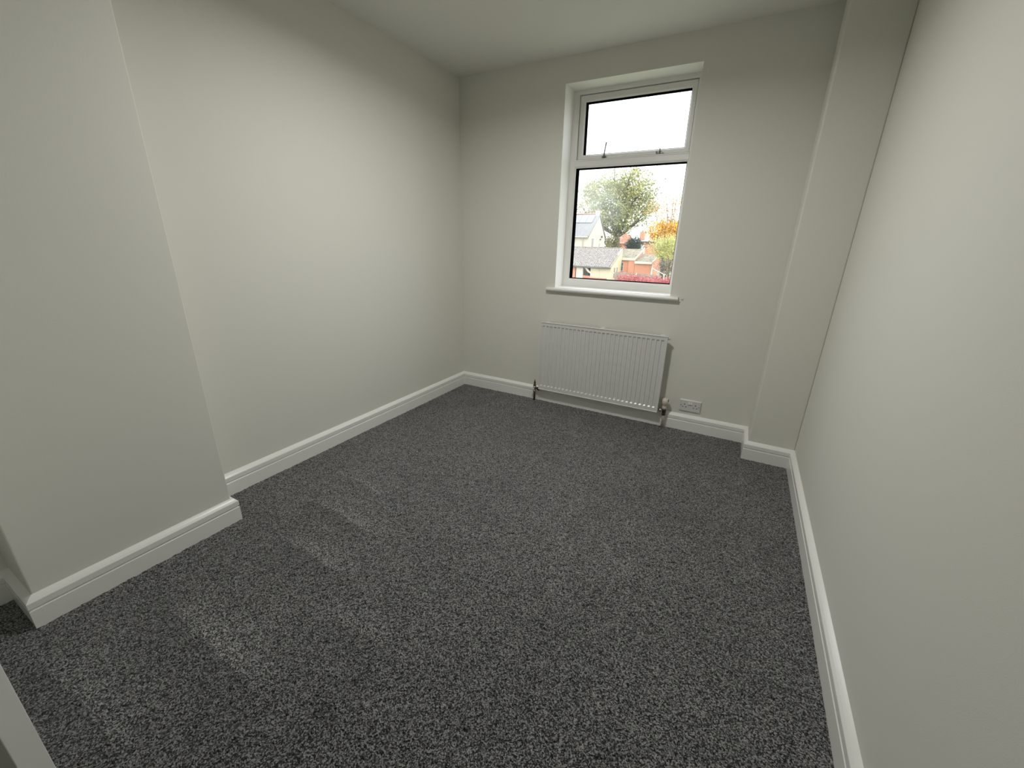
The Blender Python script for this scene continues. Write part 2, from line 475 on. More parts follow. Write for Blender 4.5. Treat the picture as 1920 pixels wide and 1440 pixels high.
# ------------------------------------------------------------------ window
win = struct(empty('window_1', (WX0, FY, WZ0)))
def ring(mb, x0, x1, z0, z1, y0, y1, wl, wr, wt, wbm):
    # rectangular frame with mitred faces
    o = [(x0, z0), (x1, z0), (x1, z1), (x0, z1)]
    i = [(x0 + wl, z0 + wbm), (x1 - wr, z0 + wbm), (x1 - wr, z1 - wt), (x0 + wl, z1 - wt)]
    vs = [(x, y0, z) for x, z in o] + [(x, y0, z) for x, z in i] + [(x, y1, z) for x, z in o] + [(x, y1, z) for x, z in i]
    fs = []
    for k in range(4):
        k2 = (k + 1) % 4
        fs += [(k, k2, 4 + k2, 4 + k), (8 + k2, 8 + k, 12 + k, 12 + k2), (k2, k, 8 + k, 8 + k2), (4 + k, 4 + k2, 12 + k2, 12 + k)]
    return mb.add(vs, fs)
def bead(mb, x0, x1, z0, z1, y0, y1, w):
    # chamfered glazing bead between two rectangles
    o = [(x0, z0), (x1, z0), (x1, z1), (x0, z1)]; i = [(x0 + w, z0 + w), (x1 - w, z0 + w), (x1 - w, z1 - w), (x0 + w, z1 - w)]
    vs = [(x, y0, z) for x, z in o] + [(x, y1, z) for x, z in i] + [(x, y1 + 0.004, z) for x, z in o]
    fs = []
    for k in range(4):
        k2 = (k + 1) % 4
        fs += [(k, k2, 4 + k2, 4 + k), (k2, k, 8 + k, 8 + k2), (4 + k, 4 + k2, 8 + k2, 8 + k)]
    return mb.add(vs, fs)
LX0, LX1, LZ0, LZ1 = 0.928, 1.726, 1.015, 1.831      # lower light
SX0, SX1, SZ0, SZ1 = 0.934, 1.720, 1.877, 2.289      # opening of the upper light
fr = MB()
ring(fr, WX0 - 0.01, WX1 + 0.01, WZ0 - 0.01, WZ1 + 0.01, FY, 0.255, LX0 - WX0 + .01, WX1 - LX1 + .01, WZ1 - SZ1 + .01, LZ0 - WZ0 + .01)
fr.box(LX0 - .001, SX0, FY + .0005, 0.254, SZ0 - .001, SZ1 + .001)
fr.box(SX1, LX1 + .001, FY + .0005, 0.254, SZ0 - .001, SZ1 + .001)
fr.box(LX0, LX1, FY, 0.255, LZ1, SZ0)
fro = fr.build('frame', M['upvc'], win, bevel=0.003)
MB().box(LX0, LX1, FY - 0.004, FY + 0.001, SZ0 - 0.009, SZ0 - 0.001).build('rebate_lip', M['upvc'], win, bevel=0.002)
b1 = bead(MB(), LX0, LX1, LZ0, LZ1, FY + 0.002, FY + 0.012, 0.009).build('glazing_bead', M['upvc'], win)
g1 = ring(MB(), LX0 + 0.006, LX1 - 0.006, LZ0 + 0.006, LZ1 - 0.006, FY + 0.013, FY + 0.075, .006, .006, .006, .006).build('gasket', M['rubber'], win)
MB().box(LX0 + 0.008, LX1 - 0.008, FY + 0.074, FY + 0.080, LZ0 + 0.008, LZ1 - 0.008).build('pane', M['glass_smeared'], win)
# upper sash, hung from the top and left slightly ajar
sm = MB()
ring(sm, SX0 + 0.004, SX1 - 0.004, SZ0 + 0.004, SZ1 - 0.003, FY + 0.010, FY + 0.082, 0.033, 0.025, 0.035, 0.023)
sash = sm.build('sash', M['upvc'], win, bevel=0.003)
GX0, GX1, GZ0, GZ1 = SX0 + 0.036, SX1 - 0.028, SZ0 + 0.026, SZ1 - 0.037
bead(MB(), GX0 - 0.001, GX1 + 0.001, GZ0 - 0.001, GZ1 + 0.001, FY + 0.009, FY + 0.020, 0.009).build('glazing_bead', M['upvc'], sash)
ring(MB(), GX0 + 0.004, GX1 - 0.004, GZ0 + 0.004, GZ1 - 0.004, FY + 0.021, FY + 0.073, .006, .006, .006, .006).build('gasket', M['rubber'], sash)
MB().box(GX0 + 0.006, GX1 - 0.006, FY + 0.072, FY + 0.078, GZ0 + 0.006, GZ1 - 0.006).build('pane', M['glass'], sash)
# casement stay standing on the sash rail and its peg
st = MB()
st.box(1.128, 1.158, FY - 0.004, FY + 0.010, SZ0 + 0.006, SZ0 + 0.016)
st.tube([(1.143, FY - 0.005, SZ0 + 0.010), (1.145, FY - 0.010, SZ0 + 0.016), (1.152, FY - 0.013, SZ0 + 0.060), (1.158, FY - 0.014, SZ0 + 0.100)], [0.006, 0.005, 0.0042, 0.005], 10)
st.build('casement_stay', M['grey_metal'], sash)
ct = MB()
ct.box(1.508, 1.552, FY - 0.004, FY + 0.010, SZ0 + 0.004, SZ0 + 0.012)
ct.tube([(1.532, FY - 0.006, SZ0 + 0.008), (1.533, FY - 0.008, SZ0 + 0.036)], [0.0055, 0.0035], 10)
ct.tube([(1.512, FY - 0.006, SZ0 + 0.010), (1.512, FY - 0.007, SZ0 + 0.020)], 0.005, 10)
ct.build('stay_peg', M['grey_metal'], sash)
tilt = math.radians(1.5)
piv = Vector((0, FY + 0.03, SZ1))
Rt = Matrix.Translation(piv) @ Matrix.Rotation(tilt, 4, 'X') @ Matrix.Translation(-piv)
sash.matrix_basis = Rt
# sill board with horns past the reveal
si = MB()
prof = [(FY, 0.933), (-0.022, 0.933), (-0.030, 0.938), (-0.033, 0.946), (-0.030, 0.954), (-0.022, 0.959), (FY, 0.964)]
si.prism([(WX0, y, z) for y, z in prof], (WX1 - WX0, 0, 0))
hp = [(0.0, 0.933), (-0.022, 0.933), (-0.030, 0.938), (-0.033, 0.946), (-0.030, 0.954), (-0.022, 0.959), (0.0, 0.959)]
si.prism([(0.824, y, z) for y, z in hp], (WX0 - 0.824, 0, 0)); si.prism([(WX1, y, z) for y, z in hp], (1.812 - WX1, 0, 0))
struct(si.build('trim_1', M['sill'], None))
sill = bpy.data.objects['trim_1']
ch = MB()
for k in range(5):
    c = Vector((1.812 + random.uniform(0.0, 0.03), -0.004, 0.94 + random.uniform(-0.012, 0.014))); r = random.uniform(0.003, 0.006)
    ch.lathe(c, [(r * 0.3, -r), (r, -r * 0.2), (r * 0.8, r * 0.5), (r * 0.2, r)], seg=7)
ch.build('filler_crumbs', M['reveal'], sill)

# ------------------------------------------------------------------ radiator
RX0, RX1, RZ0, RZ1 = 0.820, 1.792, 0.116, 0.693
rad = empty('radiator', ((RX0 + RX1) / 2, -0.04, RZ0), 'white panel radiator with pressed vertical flutes below the window', 'radiator')
NF = 29; pitch = 0.0328; fx = RX0 + 0.0225
def panel():
    bm = bmesh.new(); yf = -0.075; dp = 0.007
    xs = [RX0]
    for k in range(NF):
        c = fx + pitch * k
        xs += [c - 0.0112, c - 0.0060, c + 0.0060, c + 0.0112]
    xs.append(RX1)
    zs = [RZ0, RZ0 + 0.036, RZ0 + 0.044, RZ1 - 0.034, RZ1 - 0.030, RZ1]
    grid = []
    for z_i, z in enumerate(zs):
        row = []
        for x_i, x in enumerate(xs):
            inner = 0 < x_i < len(xs) - 1 and ((x_i - 1) % 4) in (1, 2)
            y = yf + (dp if inner and z_i in (2, 3) else 0)
            row.append(bm.verts.new((x, y, z)))
        grid.append(row)
    for j in range(len(zs) - 1):
        for i in range(len(xs) - 1):
            bm.faces.new((grid[j][i], grid[j][i + 1], grid[j + 1][i + 1], grid[j + 1][i]))
    # returned edges
    yb = -0.057
    def wallstrip(vs, back):
        for i in range(len(vs) - 1):
            bm.faces.new((vs[i + 1], vs[i], back[i], back[i + 1]))
    for row in (grid[0], grid[-1]):
        back = [bm.verts.new((v.co.x, yb, v.co.z)) for v in row]
        wallstrip(row, back)
        if row is grid[0]: b0 = back
        else: b1_ = back
    for ci, e0, e1 in ((0, b0[0], b1_[0]), (-1, b0[-1], b1_[-1])):
        colv = [grid[j][ci] for j in range(len(zs))]
        back = [e0] + [bm.verts.new((colv[j].co.x, yb, colv[j].co.z)) for j in range(1, len(zs) - 1)] + [e1]
        wallstrip(colv, back)
    me = bpy.data.meshes.new('front_panel')
    bmesh.ops.recalc_face_normals(bm, faces=bm.faces); bm.to_mesh(me); bm.free(); me.materials.append(M['rad'])
    o = bpy.data.objects.new('front_panel', me); COL.objects.link(o); o.parent = rad; o.matrix_parent_inverse = world_of(rad).inverted()
    return o
panel()
MB().box(RX0 - 0.001, RX1 + 0.001, -0.0785, -0.0705, RZ0 + 0.001, RZ0 + 0.009).build('bottom_seam', M['rad'], rad, bevel=0.003)
MB().box(RX0 - 0.001, RX1 + 0.001, -0.0785, -0.069, RZ1 - 0.008, RZ1 + 0.001).build('top_seam', M['rad'], rad, bevel=0.003)
MB().box(RX1 - 0.006, RX1 + 0.0015, -0.078, -0.065, RZ0 + 0.001, RZ1).build('side_seam', M['rad'], rad, bevel=0.002)
MB().box(RX0 - 0.0015, RX0 + 0.006, -0.078, -0.065, RZ0 + 0.001, RZ1).build('side_seam', M['rad'], rad, bevel=0.002)
MB().box(RX0 + 0.004, RX1 - 0.004, -0.060, -0.044, RZ0 + 0.004, RZ1 - 0.004).build('back_panel', M['rad'], rad, bevel=0.004)
cf = MB(); n = 36
for k in range(n):
    xa = RX0 + 0.03 + (RX1 - RX0 - 0.06) * k / n; d = (RX1 - RX0 - 0.06) / n
    cf.box(xa, xa + 0.0015, -0.044, -0.022, RZ0 + 0.03, RZ1 - 0.012)
    cf.box(xa, xa + d, -0.0235 if k % 2 else -0.044, -0.022 if k % 2 else -0.0425, RZ0 + 0.03, RZ1 - 0.012)
cf.build('convector', M['rad'], rad)
for bx in (RX0 + 0.02, (RX0 + RX1) / 2 - 0.01, RX1 - 0.06):
    MB().box(bx, bx + 0.03, -0.045, -0.0005, RZ0 + 0.06, RZ1 - 0.004).build('wall_bracket', M['rad'], rad, bevel=0.002)
MB().lathe((RX1 + 0.0, -0.058, RZ1 - 0.018), [(0.009, 0), (0.009, 0.008), (0.006, 0.009), (0.006, 0.016)], 'x', 12).build('air_vent', M['rad'], rad)

def nut(mb, c, r, h, axis='z'):
    mb.lathe(c, [(r * 0.9, 0), (r, h * 0.12), (r, h * 0.88), (r * 0.9, h)], axis, 6)
# lockshield valve, bare spindle
vy = -0.050
lv = empty('radiator_valve', (0.772, vy, 0), 'tarnished radiator valve with bare pointed spindle, left of the radiator', 'valve')
MB().tube([(0.772, vy, -0.005), (0.772, vy, 0.085)], 0.0085, 14).build('pipe', M['tarnish'], lv)
b_ = MB(); nut(b_, (0.772, vy, 0.076), 0.0155, 0.018)
b_.lathe((0.772, vy, 0.094), [(0.012, 0), (0.0155, 0.006), (0.0155, 0.032), (0.011, 0.038)], seg=18)
b_.build('valve_body', M['chrome'], lv)
b_ = MB(); b_.lathe((0.784, vy, 0.112), [(0.0095, 0), (0.0095, 0.035)], 'x', 14); nut(b_, (0.799, vy, 0.112), 0.016, 0.018, 'x')
b_.build('tail_nut', M['tarnish'], lv)
MB().lathe((0.772, vy, 0.131), [(0.0115, 0), (0.0115, 0.012), (0.007, 0.014), (0.0085, 0.022), (0.0085, 0.034), (0.0045, 0.040), (0.0035, 0.052), (0.001, 0.058)], seg=16).build('spindle', M['tarnish'], lv)
MB().lathe((0.764, vy - 0.012, 0.104), [(0.006, -0.008), (0.0125, -0.004), (0.0125, 0.004), (0.006, 0.008)], 'y', 14).build('lever_cap', M['cream_plastic'], lv)
# thermostatic valve
tx = 1.836
tv = empty('radiator_valve', (tx, vy, 0), 'radiator valve with white thermostatic head and painted pipe, right of the radiator', 'valve')
MB().tube([(tx + 0.002, vy, -0.005), (tx + 0.002, vy, 0.104), (tx, vy, 0.112)], 0.0105, 14).build('pipe', M['pipe'], tv)
b_ = MB(); nut(b_, (tx, vy, 0.100), 0.015, 0.016); b_.lathe((tx, vy, 0.116), [(0.012, 0), (0.0145, 0.005), (0.0145, 0.028), (0.0125, 0.034)], seg=18)
b_.build('valve_body', M['tarnish'], tv)
b_ = MB(); b_.lathe((tx - 0.042, vy, 0.136), [(0.009, 0), (0.009, 0.034)], 'x', 14); nut(b_, (tx - 0.034, vy, 0.136), 0.0155, 0.016, 'x')
b_.build('tail_nut', M['chrome'], tv)
hd = MB()
hd.lathe((tx, vy, 0.150), [(0.013, 0), (0.0165, 0.004), (0.0165, 0.022), (0.0155, 0.024), (0.0185, 0.028), (0.0205, 0.060), (0.0195, 0.078), (0.012, 0.083)], seg=24)
hd.build('thermostat_head', M['cream_plastic'], tv)
gr = MB()
for k in range(12):
    a = 2 * math.pi * k / 12
    gr.tube([(tx + 0.0192 * math.cos(a), vy + 0.0192 * math.sin(a), 0.182), (tx + 0.0203 * math.cos(a), vy + 0.0203 * math.sin(a), 0.222)], 0.0022, 6)
gr.build('head_grip', M['cream_plastic'], tv)
MB().box(tx + 0.014, tx + 0.023, vy - 0.006, vy + 0.006, 0.208, 0.226).build('setting_marker', M['hole'], tv)

# ------------------------------------------------------------------ double socket
sx, sz = 1.929, 0.1495
so = empty('power_socket', (sx + 0.073, 0, sz + 0.043), 'white double power socket low on the wall, right of the radiator', 'socket')
pl = MB()
o_ = [(sx, sz), (sx + .146, sz), (sx + .146, sz + .086), (sx, sz + .086)]; q = 0.004
i_ = [(sx + q, sz + q), (sx + .146 - q, sz + q), (sx + .146 - q, sz + .086 - q), (sx + q, sz + .086 - q)]
pl.add([(x, 0, z) for x, z in o_] + [(x, -.006, z) for x, z in o_] + [(x, -.0095, z) for x, z in i_],
       [(0, 3, 2, 1)] + [(k, (k + 1) % 4, 4 + (k + 1) % 4, 4 + k) for k in range(4)] + [(4 + k, 4 + (k + 1) % 4, 8 + (k + 1) % 4, 8 + k) for k in range(4)] + [(8, 9, 10, 11)])
pl.build('face_plate', M['socket'], so)
yq = -0.0095
for ox in (0.036, 0.110):
    cx = sx + ox; cz = sz + 0.040
    MB().box(cx - .0026, cx + .0026, yq - .0004, yq + .004, cz + .0075, cz + .0165).build('earth_slot', M['hole'], so)
    for d in (-0.011, 0.011):
        MB().box(cx + d - .0036, cx + d + .0036, yq - .0004, yq + .004, cz - .0105, cz - .0055).build('pin_slot', M['hole'], so)
for ox in (0.0125, 0.1335):
    MB().lathe((sx + ox, yq - .0006, sz + 0.043), [(0.0036, 0), (0.0036, 0.002)], 'y', 10).build('screw', M['grey_metal'], so)
for ox in (0.0655, 0.0805):
    x = sx + ox
    MB().prism([(x - .0055, yq, sz + .052), (x - .0055, yq - .0045, sz + .054), (x - .0055, yq - .0015, sz + .074), (x - .0055, yq, sz + .074)], (0.011, 0, 0)).build('rocker_switch', M['sill'], so)
MB().box(sx + .058, sx + .088, yq - .0003, yq + .002, sz + .0495, sz + .0515).build('switch_shadow_strip', M['grey_metal'], so)  # dark strip stands in for the shade below the switches

# ------------------------------------------------------------------ ceiling lamp (mirrored in the upper pane)
LPX, LPY, LPR = 1.27, -1.42, 0.11
cl = empty('ceiling_light', (LPX, LPY, H), 'round flat white ceiling light seen mirrored in the upper window pane', 'ceiling light')
MB().lathe((LPX, LPY, H - 0.022), [(LPR + 0.012, 0.0), (LPR + 0.016, 0.004), (LPR + 0.016, 0.0215), (LPR, 0.0215)], seg=40).build('rim', M['sill'], cl)
MB().lathe((LPX, LPY, H - 0.026), [(LPR - 0.004, 0), (LPR, 0.003)], seg=40).build('diffuser', M['lamp'], cl)
ld = bpy.data.lights.new('lamp_light', 'AREA')
ld.shape = 'DISK'; ld.size = 2 * LPR; ld.energy = LAMP_POWER; ld.spread = math.radians(164); ld.color = (1.0, 0.985, 0.95)
lo = bpy.data.objects.new('lamp_light', ld); COL.objects.link(lo); lo.location = (LPX, LPY, H - 0.028)
lo.parent = cl; lo.matrix_parent_inverse = world_of(cl).inverted()

# ------------------------------------------------------------------ outdoors
GZ = -4.0
struct(MB().box(-90, 60, 0.9, 180, GZ - 0.2, GZ).build('ground', M['ground']))

def slab(p, thick, mb=None, mi=0):
    # roof slab from four corner points (counter-clockwise from outside), thickened along its normal
    mb = mb or MB(); p = [Vector(q) for q in p]
    n = (p[1] - p[0]).cross(p[3] - p[0]).normalized()
    return mb.prism(p, -n * thick, mi)

# --- cream outbuilding with a single-pitch tiled roof
ob = empty('outbuilding', (-15.5, 49, GZ), 'cream outbuilding with a grey tiled single-pitch roof and ragged eave', 'building')
EX0, EX1, EY0, EY1 = -21.5, -11.95, 47.0, 51.7
ez0, ez1 = -1.25, 0.78
MB().prism([(EX1, EY0 + .35, GZ), (EX1, EY1, GZ), (EX1, EY1, ez1), (EX1, EY0 + .35, ez0 + .1)], (-0.3, 0, 0)).build('gable_wall', M['cream'], ob)
MB().box(EX0, EX1 - .3, EY1 - .3, EY1, GZ, ez1 - .1).build('rear_wall', M['cream'], ob)
fwl = MB()
fwl.box(-14.45, EX1 - 0.0, EY0 + .1, EY0 + .35, GZ, ez0 - 0.02)
fwl.build('front_wall', M['cream'], ob)
MB().box(-16.3, -15.45, EY0 + .1, EY0 + .35, GZ, ez0 - 0.02).build('front_wall', M['white_wood'], ob)
MB().box(EX0, -16.45, EY0 + .15, EY0 + .4, GZ, ez0 - 0.02).build('brick_wall', M['brick'], ob)
MB().box(-15.45, -14.45, EY0 + .1, EY0 + .35, GZ, -2.45).build('brick_wall', M['brick'], ob)
MB().box(-15.5, -14.4, EY0 + 2.5, EY0 + 2.6, GZ, ez0 + .5).build('inner_wall', M['dark'], ob)
MB().prism([(-15.45, EY0 + .02, -1.25), (-15.25, EY0 + .02, -1.25), (-14.42, EY0 + .02, -2.0), (-14.42, EY0 + .02, -2.18), (-14.8, EY0 + .02, -1.98)], (0, .06, 0)).build('slanted_board', M['white_wood'], ob)
MB().box(-14.45, -14.37, EY0 + .04, EY0 + .1, GZ, -1.4).build('door_post', M['white_wood'], ob)
MB().tube([(-13.4, EY0 + .06, -3.6), (-13.4, EY0 + .06, -1.4)], 0.035, 8).build('downpipe', M['white_wood'], ob)
# tiled roof: real stepped, ribbed courses joined in one part
def tiled(name, x0, x1, yA, zA, yB, zB, courses, tile_w, amp, mat, parent):
    mb = MB(); n = int((x1 - x0) / tile_w); sub = 4
    sl = Vector((0, yB - yA, zB - zA)); nrm = Vector((0, -(zB - zA), yB - yA)).normalized()
    for c in range(courses):
        a0 = Vector((0, yA, zA)) + sl * (c / courses); a1 = Vector((0, yA, zA)) + sl * ((c + 1.12) / courses)
        off = (c % 2) * 0.5 * tile_w * 0.0
        vs = []
        for i in range(n * sub + 1):
            x = x0 + i * tile_w / sub
            h = amp * math.sin(2 * math.pi * i / sub) + random.uniform(-.006, .006)
            vs += [Vector((x, 0, 0)) + a0 + nrm * (0.05 + h), Vector((x, 0, 0)) + a1 + nrm * (0.0 + h), Vector((x, 0, 0)) + a0 + nrm * (-0.03)]
        fs = []
        for i in range(n * sub):
            k = 3 * i
            fs += [(k, k + 3, k + 4, k + 1), (k + 2, k + 5, k + 3, k)]
        mb.add(vs, fs)
    o = mb.build(name, mat, parent, fix=False); o['kind'] = 'stuff'
    return o
slab([(EX0, EY0 - .15, ez0 - 0.08), (EX1 + .02, EY0 - .15, ez0 - 0.08), (EX1 + .02, EY1 + .05, ez1), (EX0, EY1 + .05, ez1)], 0.08).build('roof_deck', M['fence'], ob)
tiled('roof_tiles', EX0, EX1 + .06, EY0 - .2, ez0 - 0.06, EY1 + .1, ez1 + .05, 15, 0.26, 0.035, M['pantile'], ob)
MB().box(EX0, EX1 + .08, EY1 - .05, EY1 + .2, ez1 + .0, ez1 + .13).build('ridge_capping', M['pantile'], ob)
MB().tube([(EX0, EY0 - .24, ez0 - .17), (EX1 + .05, EY0 - .24, ez0 - .17)], 0.07, 10).build('gutter', M['dark_glass'], ob)
PALEG = plain('pale_window', (0.24, 0.24, 0.20), 0.2)
for ya, yb in ((48.1, 48.85), (49.3, 50.0)):
    wf = MB().box(EX1 - .02, EX1 + .05, ya, yb, -2.75, -1.3).build('window', M['white_wood'], ob)
    MB().box(EX1 + .04, EX1 + .06, ya + .14, yb - .14, -2.65, -2.08).build('window_pane', PALEG, wf)
    MB().box(EX1 + .04, EX1 + .06, ya + .14, yb - .14, -1.98, -1.42).build('window_pane', PALEG, wf)

# --- cream house with solar panels
ho = empty('house', (-22.5, 62, GZ), 'cream rendered house with solar panels on its slate roof', 'house')
HX0, HX1, HY0, HYR, HY1 = -31.0, -18.8, 58.0, 62.4, 66.0
hz0, hzr, hz1 = 2.32, 5.32, 2.3
MB().prism([(HX1, HY0, GZ), (HX1, HY1, GZ), (HX1, HY1, hz1), (HX1, HYR, hzr), (HX1, HY0, hz0)], (HX0 - HX1, 0, 0)).build('walls', M['white_render'], ho)
rs = slab([(HX0, HY0 - .3, hz0 - .15), (HX1 + .0, HY0 - .3, hz0 - .15), (HX1 + .0, HYR, hzr + .08), (HX0, HYR, hzr + .08)], -0.14).build('roof_slope', M['slate'], ho)
slab([(HX0, HYR, hzr + .08), (HX1, HYR, hzr + .08), (HX1, HY1 + .3, hz1 - .15), (HX0, HY1 + .3, hz1 - .15)], -0.14).build('roof_slope', M['slate'], ho)
for ya, za, yb, zb in ((HY0 - .3, hz0 - .15, HYR, hzr + .12), (HYR, hzr + .12, HY1 + .3, hz1 - .15)):
    MB().prism([(HX1 - .02, ya, za), (HX1 - .02, yb, zb), (HX1 - .02, yb, zb + .17), (HX1 - .02, ya, za + .17)], (0.14, 0, 0)).build('verge_board', M['slate'], ho)
for k in range(9):
    xa = HX1 - 0.3 - (k + 1) * 0.9
    MB().tube([(xa, HYR, hzr + .28), (xa + .88, HYR, hzr + .28)], 0.13, 8).build('ridge_tile', M['ridge_red'], ho)
ch_ = MB().box(HX1 - .55, HX1 - .05, HYR - .3, HYR + .3, hzr - .1, hzr + .75).build('chimney', M['cream'], ho)
MB().lathe((HX1 - .3, HYR, hzr + .72), [(0.12, 0), (0.10, 0.3)], seg=10).build('chimney_pot', M['ridge_red'], ch_)
sd = Vector((0, HYR - HY0 + .3, hzr + .08 - hz0 + .15)); sn = Vector((0, -sd.z, sd.y)).normalized()
for k in range(6):
    xa = HX1 - .45 - (k + 1) * 1.04
    p0 = Vector((0, HY0 - .3, hz0 - .15)) + sd * 0.60 + sn * 0.24; p1 = Vector((0, HY0 - .3, hz0 - .15)) + sd * 0.95 + sn * 0.24
    f = slab([(xa, p0.y, p0.z), (xa + 1.0, p0.y, p0.z), (xa + 1.0, p1.y, p1.z), (xa, p1.y, p1.z)], 0.05).build('solar_panel', M['solar'], ho)
MB().tube([(HX0, HY0 - .36, hz0 - .12), (HX1, HY0 - .36, hz0 - .12)], 0.08, 8).build('gutter', M['white_wood'], ho)
MB().tube([(-19.6, HY0 - .1, GZ), (-19.6, HY0 - .1, hz0 - .3), (-19.6, HY0 - .36, hz0 - .12)], 0.06, 8).build('downpipe', M['white_wood'], ho)
for ya, yb, zt in ((59.4, 60.4, 2.15), (63.15, 63.6, 1.5)):
    wf = MB().box(HX1 - .05, HX1 + .04, ya, yb, -0.6, zt).build('window', M['white_wood'], ho)
    MB().box(HX1 + .03, HX1 + .05, ya + .1, yb - .07, -0.5, zt - .1).build('window_pane', M['dark_glass'], wf)
for xa in (-22.3, -24.5):
    wf = MB().box(xa, xa + 1.1, HY0 - .05, HY0 + .05, -0.1, 1.3).build('window', M['white_wood'], ho)
    MB().box(xa + .1, xa + 1.0, HY0 - .07, HY0 - .04, 0.0, 1.2).build('window_pane', M['white_render'], wf)
MB().box(HX1, HX1 + .2, 63.45, 63.65, 1.85, 2.05).build('wall_lamp', M['dark_glass'], ho)
MB().box(HX1, HX1 + .25, 64.0, 64.2, 2.2, 2.5).build('bracket', M['dark_glass'], ho)

# --- two brick garages stepping down to the right
def garage(x0, x1, y0, y1, ze, zr, label):
    g = empty('garage', ((x0 + x1) / 2, (y0 + y1) / 2, GZ), label, 'garage', 'brick garages beyond the outbuilding')
    MB().prism([(x0, y0, GZ), (x0, y1, GZ), (x0, y1, zr - .1), (x0, y0, ze - .1)], (x1 - x0, 0, 0)).build('walls', M['brick'], g)
    slab([(x0, y0 - .2, ze), (x1, y0 - .2, ze), (x1, y1, zr), (x0, y1, zr)], -0.1).build('roof', M['moss'], g)
    MB().box(x0 - .02, x1 + .02, y0 - .26, y0 - .18, ze - .18, ze + .1).build('fascia', M['white_wood'], g)
    for xv in ((x1,) if label.startswith('higher') else (x1,)):
        MB().prism([(xv, y0 - .26, ze - .02), (xv, y1, zr - .02), (xv, y1, zr + .15), (xv, y0 - .26, ze + .15)], (0.07, 0, 0)).build('verge_board', M['white_wood'], g)
    return g
ga = garage(-14.2, -10.28, 52.0, 56.0, -0.42, 0.66, 'higher brick garage with mossy roof, partly behind the cream outbuilding')
wf = MB().box(-12.7, -11.75, 51.93, 52.02, -1.95, -0.85).build('window', M['white_wood'], ga)
for k in range(3):
    MB().box(-12.62 + .3 * k, -12.38 + .3 * k, 51.9, 51.95, -1.88, -1.35).build('window_pane', M['dark_glass'], wf)
    MB().box(-12.62 + .3 * k, -12.38 + .3 * k, 51.9, 51.95, -1.3, -0.93).build('window_pane', M['dark_glass'], wf)
MB().box(-11.1, -10.3, 51.85, 52.0, GZ, -0.55).build('brick_pier', M['brick'], ga)
gb = garage(-10.26, -8.15, 51.8, 55.8, -0.78, 0.02, 'lower brick garage with mossy roof and white board edges')
MB().tube([(-8.07, 51.7, GZ), (-8.07, 51.7, -0.9)], 0.06, 8).build('downpipe', M['white_wood'], gb)

# --- fence of boards, each board a part
fe = empty('fence', (-8.5, 44.0, GZ), 'low weathered board fence in front of the brick garages', 'fence')
for k in range(12):
    xa = -10.6 + k * 0.42
    MB().box(xa, xa + .40, 44.0, 44.04, GZ, -1.60 - .012 * k + random.uniform(-.03, .03)).build('fence_board', M['fence'], fe)
MB().box(-10.6, -5.6, 44.05, 44.10, -2.2, -2.1).build('fence_rail', M['fence'], fe)
MB().box(-8.26, -8.16, 43.93, 43.99, GZ, -1.62).build('fence_post', M['white_wood'], fe)
ra = empty('handrail', (-6.1, 44.9, GZ), 'sloping white handrail right of the lower brick garage', 'handrail')
MB().tube([(-6.85, 44.9, -1.06), (-5.45, 44.9, -1.70)], 0.045, 8).build('rail', M['white_wood'], ra)
MB().tube([(-5.45, 44.9, GZ), (-5.45, 44.9, -1.64)], 0.05, 8).build('post', M['white_wood'], ra)
MB().tube([(-6.82, 44.9, GZ), (-6.82, 44.9, -1.08)], 0.05, 8).build('post', M['white_wood'], ra)
gw = MB().box(-13.6, -10.95, 42.0, 42.25, GZ, -2.24)
tag(gw.build('garden_wall', brick_mat('dark_red_brick', (0.34, 0.09, 0.075), (0.40, 0.12, 0.10), (0.36, 0.20, 0.17))), 'low dark red brick wall in front of the cream outbuilding', 'wall')

# --- plants
def foliage(name, parent, clumps, per, size, cols, spread, flat=0.8, seed=1):
    rnd = random.Random(seed); vs, fs, tint = [], [], []
    for (c, r) in clumps:
        c = Vector(c); base = rnd.choice(cols)
        for _ in range(per):
            d = Vector((rnd.gauss(0, 1), rnd.gauss(0, 1), rnd.gauss(0, flat)))
            p = c + d * r * 0.5 * spread
            n = Vector((rnd.gauss(0, 1), rnd.gauss(0, 1), rnd.gauss(0.5, 1))).normalized()
            u = n.orthogonal().normalized(); u = (Matrix.Rotation(rnd.uniform(0, 6.28), 3, n) @ u); w = n.cross(u)
            s = size * rnd.uniform(0.6, 1.3); k = len(vs)
            vs += [p - u * s * .5, p + w * s * .3 + n * s * .08, p + u * s * .5, p - w * s * .3 + n * s * .08]
            fs.append((k, k + 1, k + 2, k + 3))
            col = base if rnd.random() < 0.65 else rnd.choice(cols); b = 0.9 * rnd.uniform(0.55, 1.3)
            tint += [tuple(min(1, q * b) for q in col)] * 4
    me = bpy.data.meshes.new(name); me.from_pydata([tuple(v) for v in vs], [], fs); me.materials.append(M['leaf'])
    ca = me.color_attributes.new('tint', 'FLOAT_COLOR', 'POINT')
    ca.data.foreach_set('color', [x for t in tint for x in (*t, 1.0)])
    me.update()
    o = bpy.data.objects.new(name, me); COL.objects.link(o); o.parent = parent; o.matrix_parent_inverse = world_of(parent).inverted()
    o['kind'] = 'stuff'
    return o

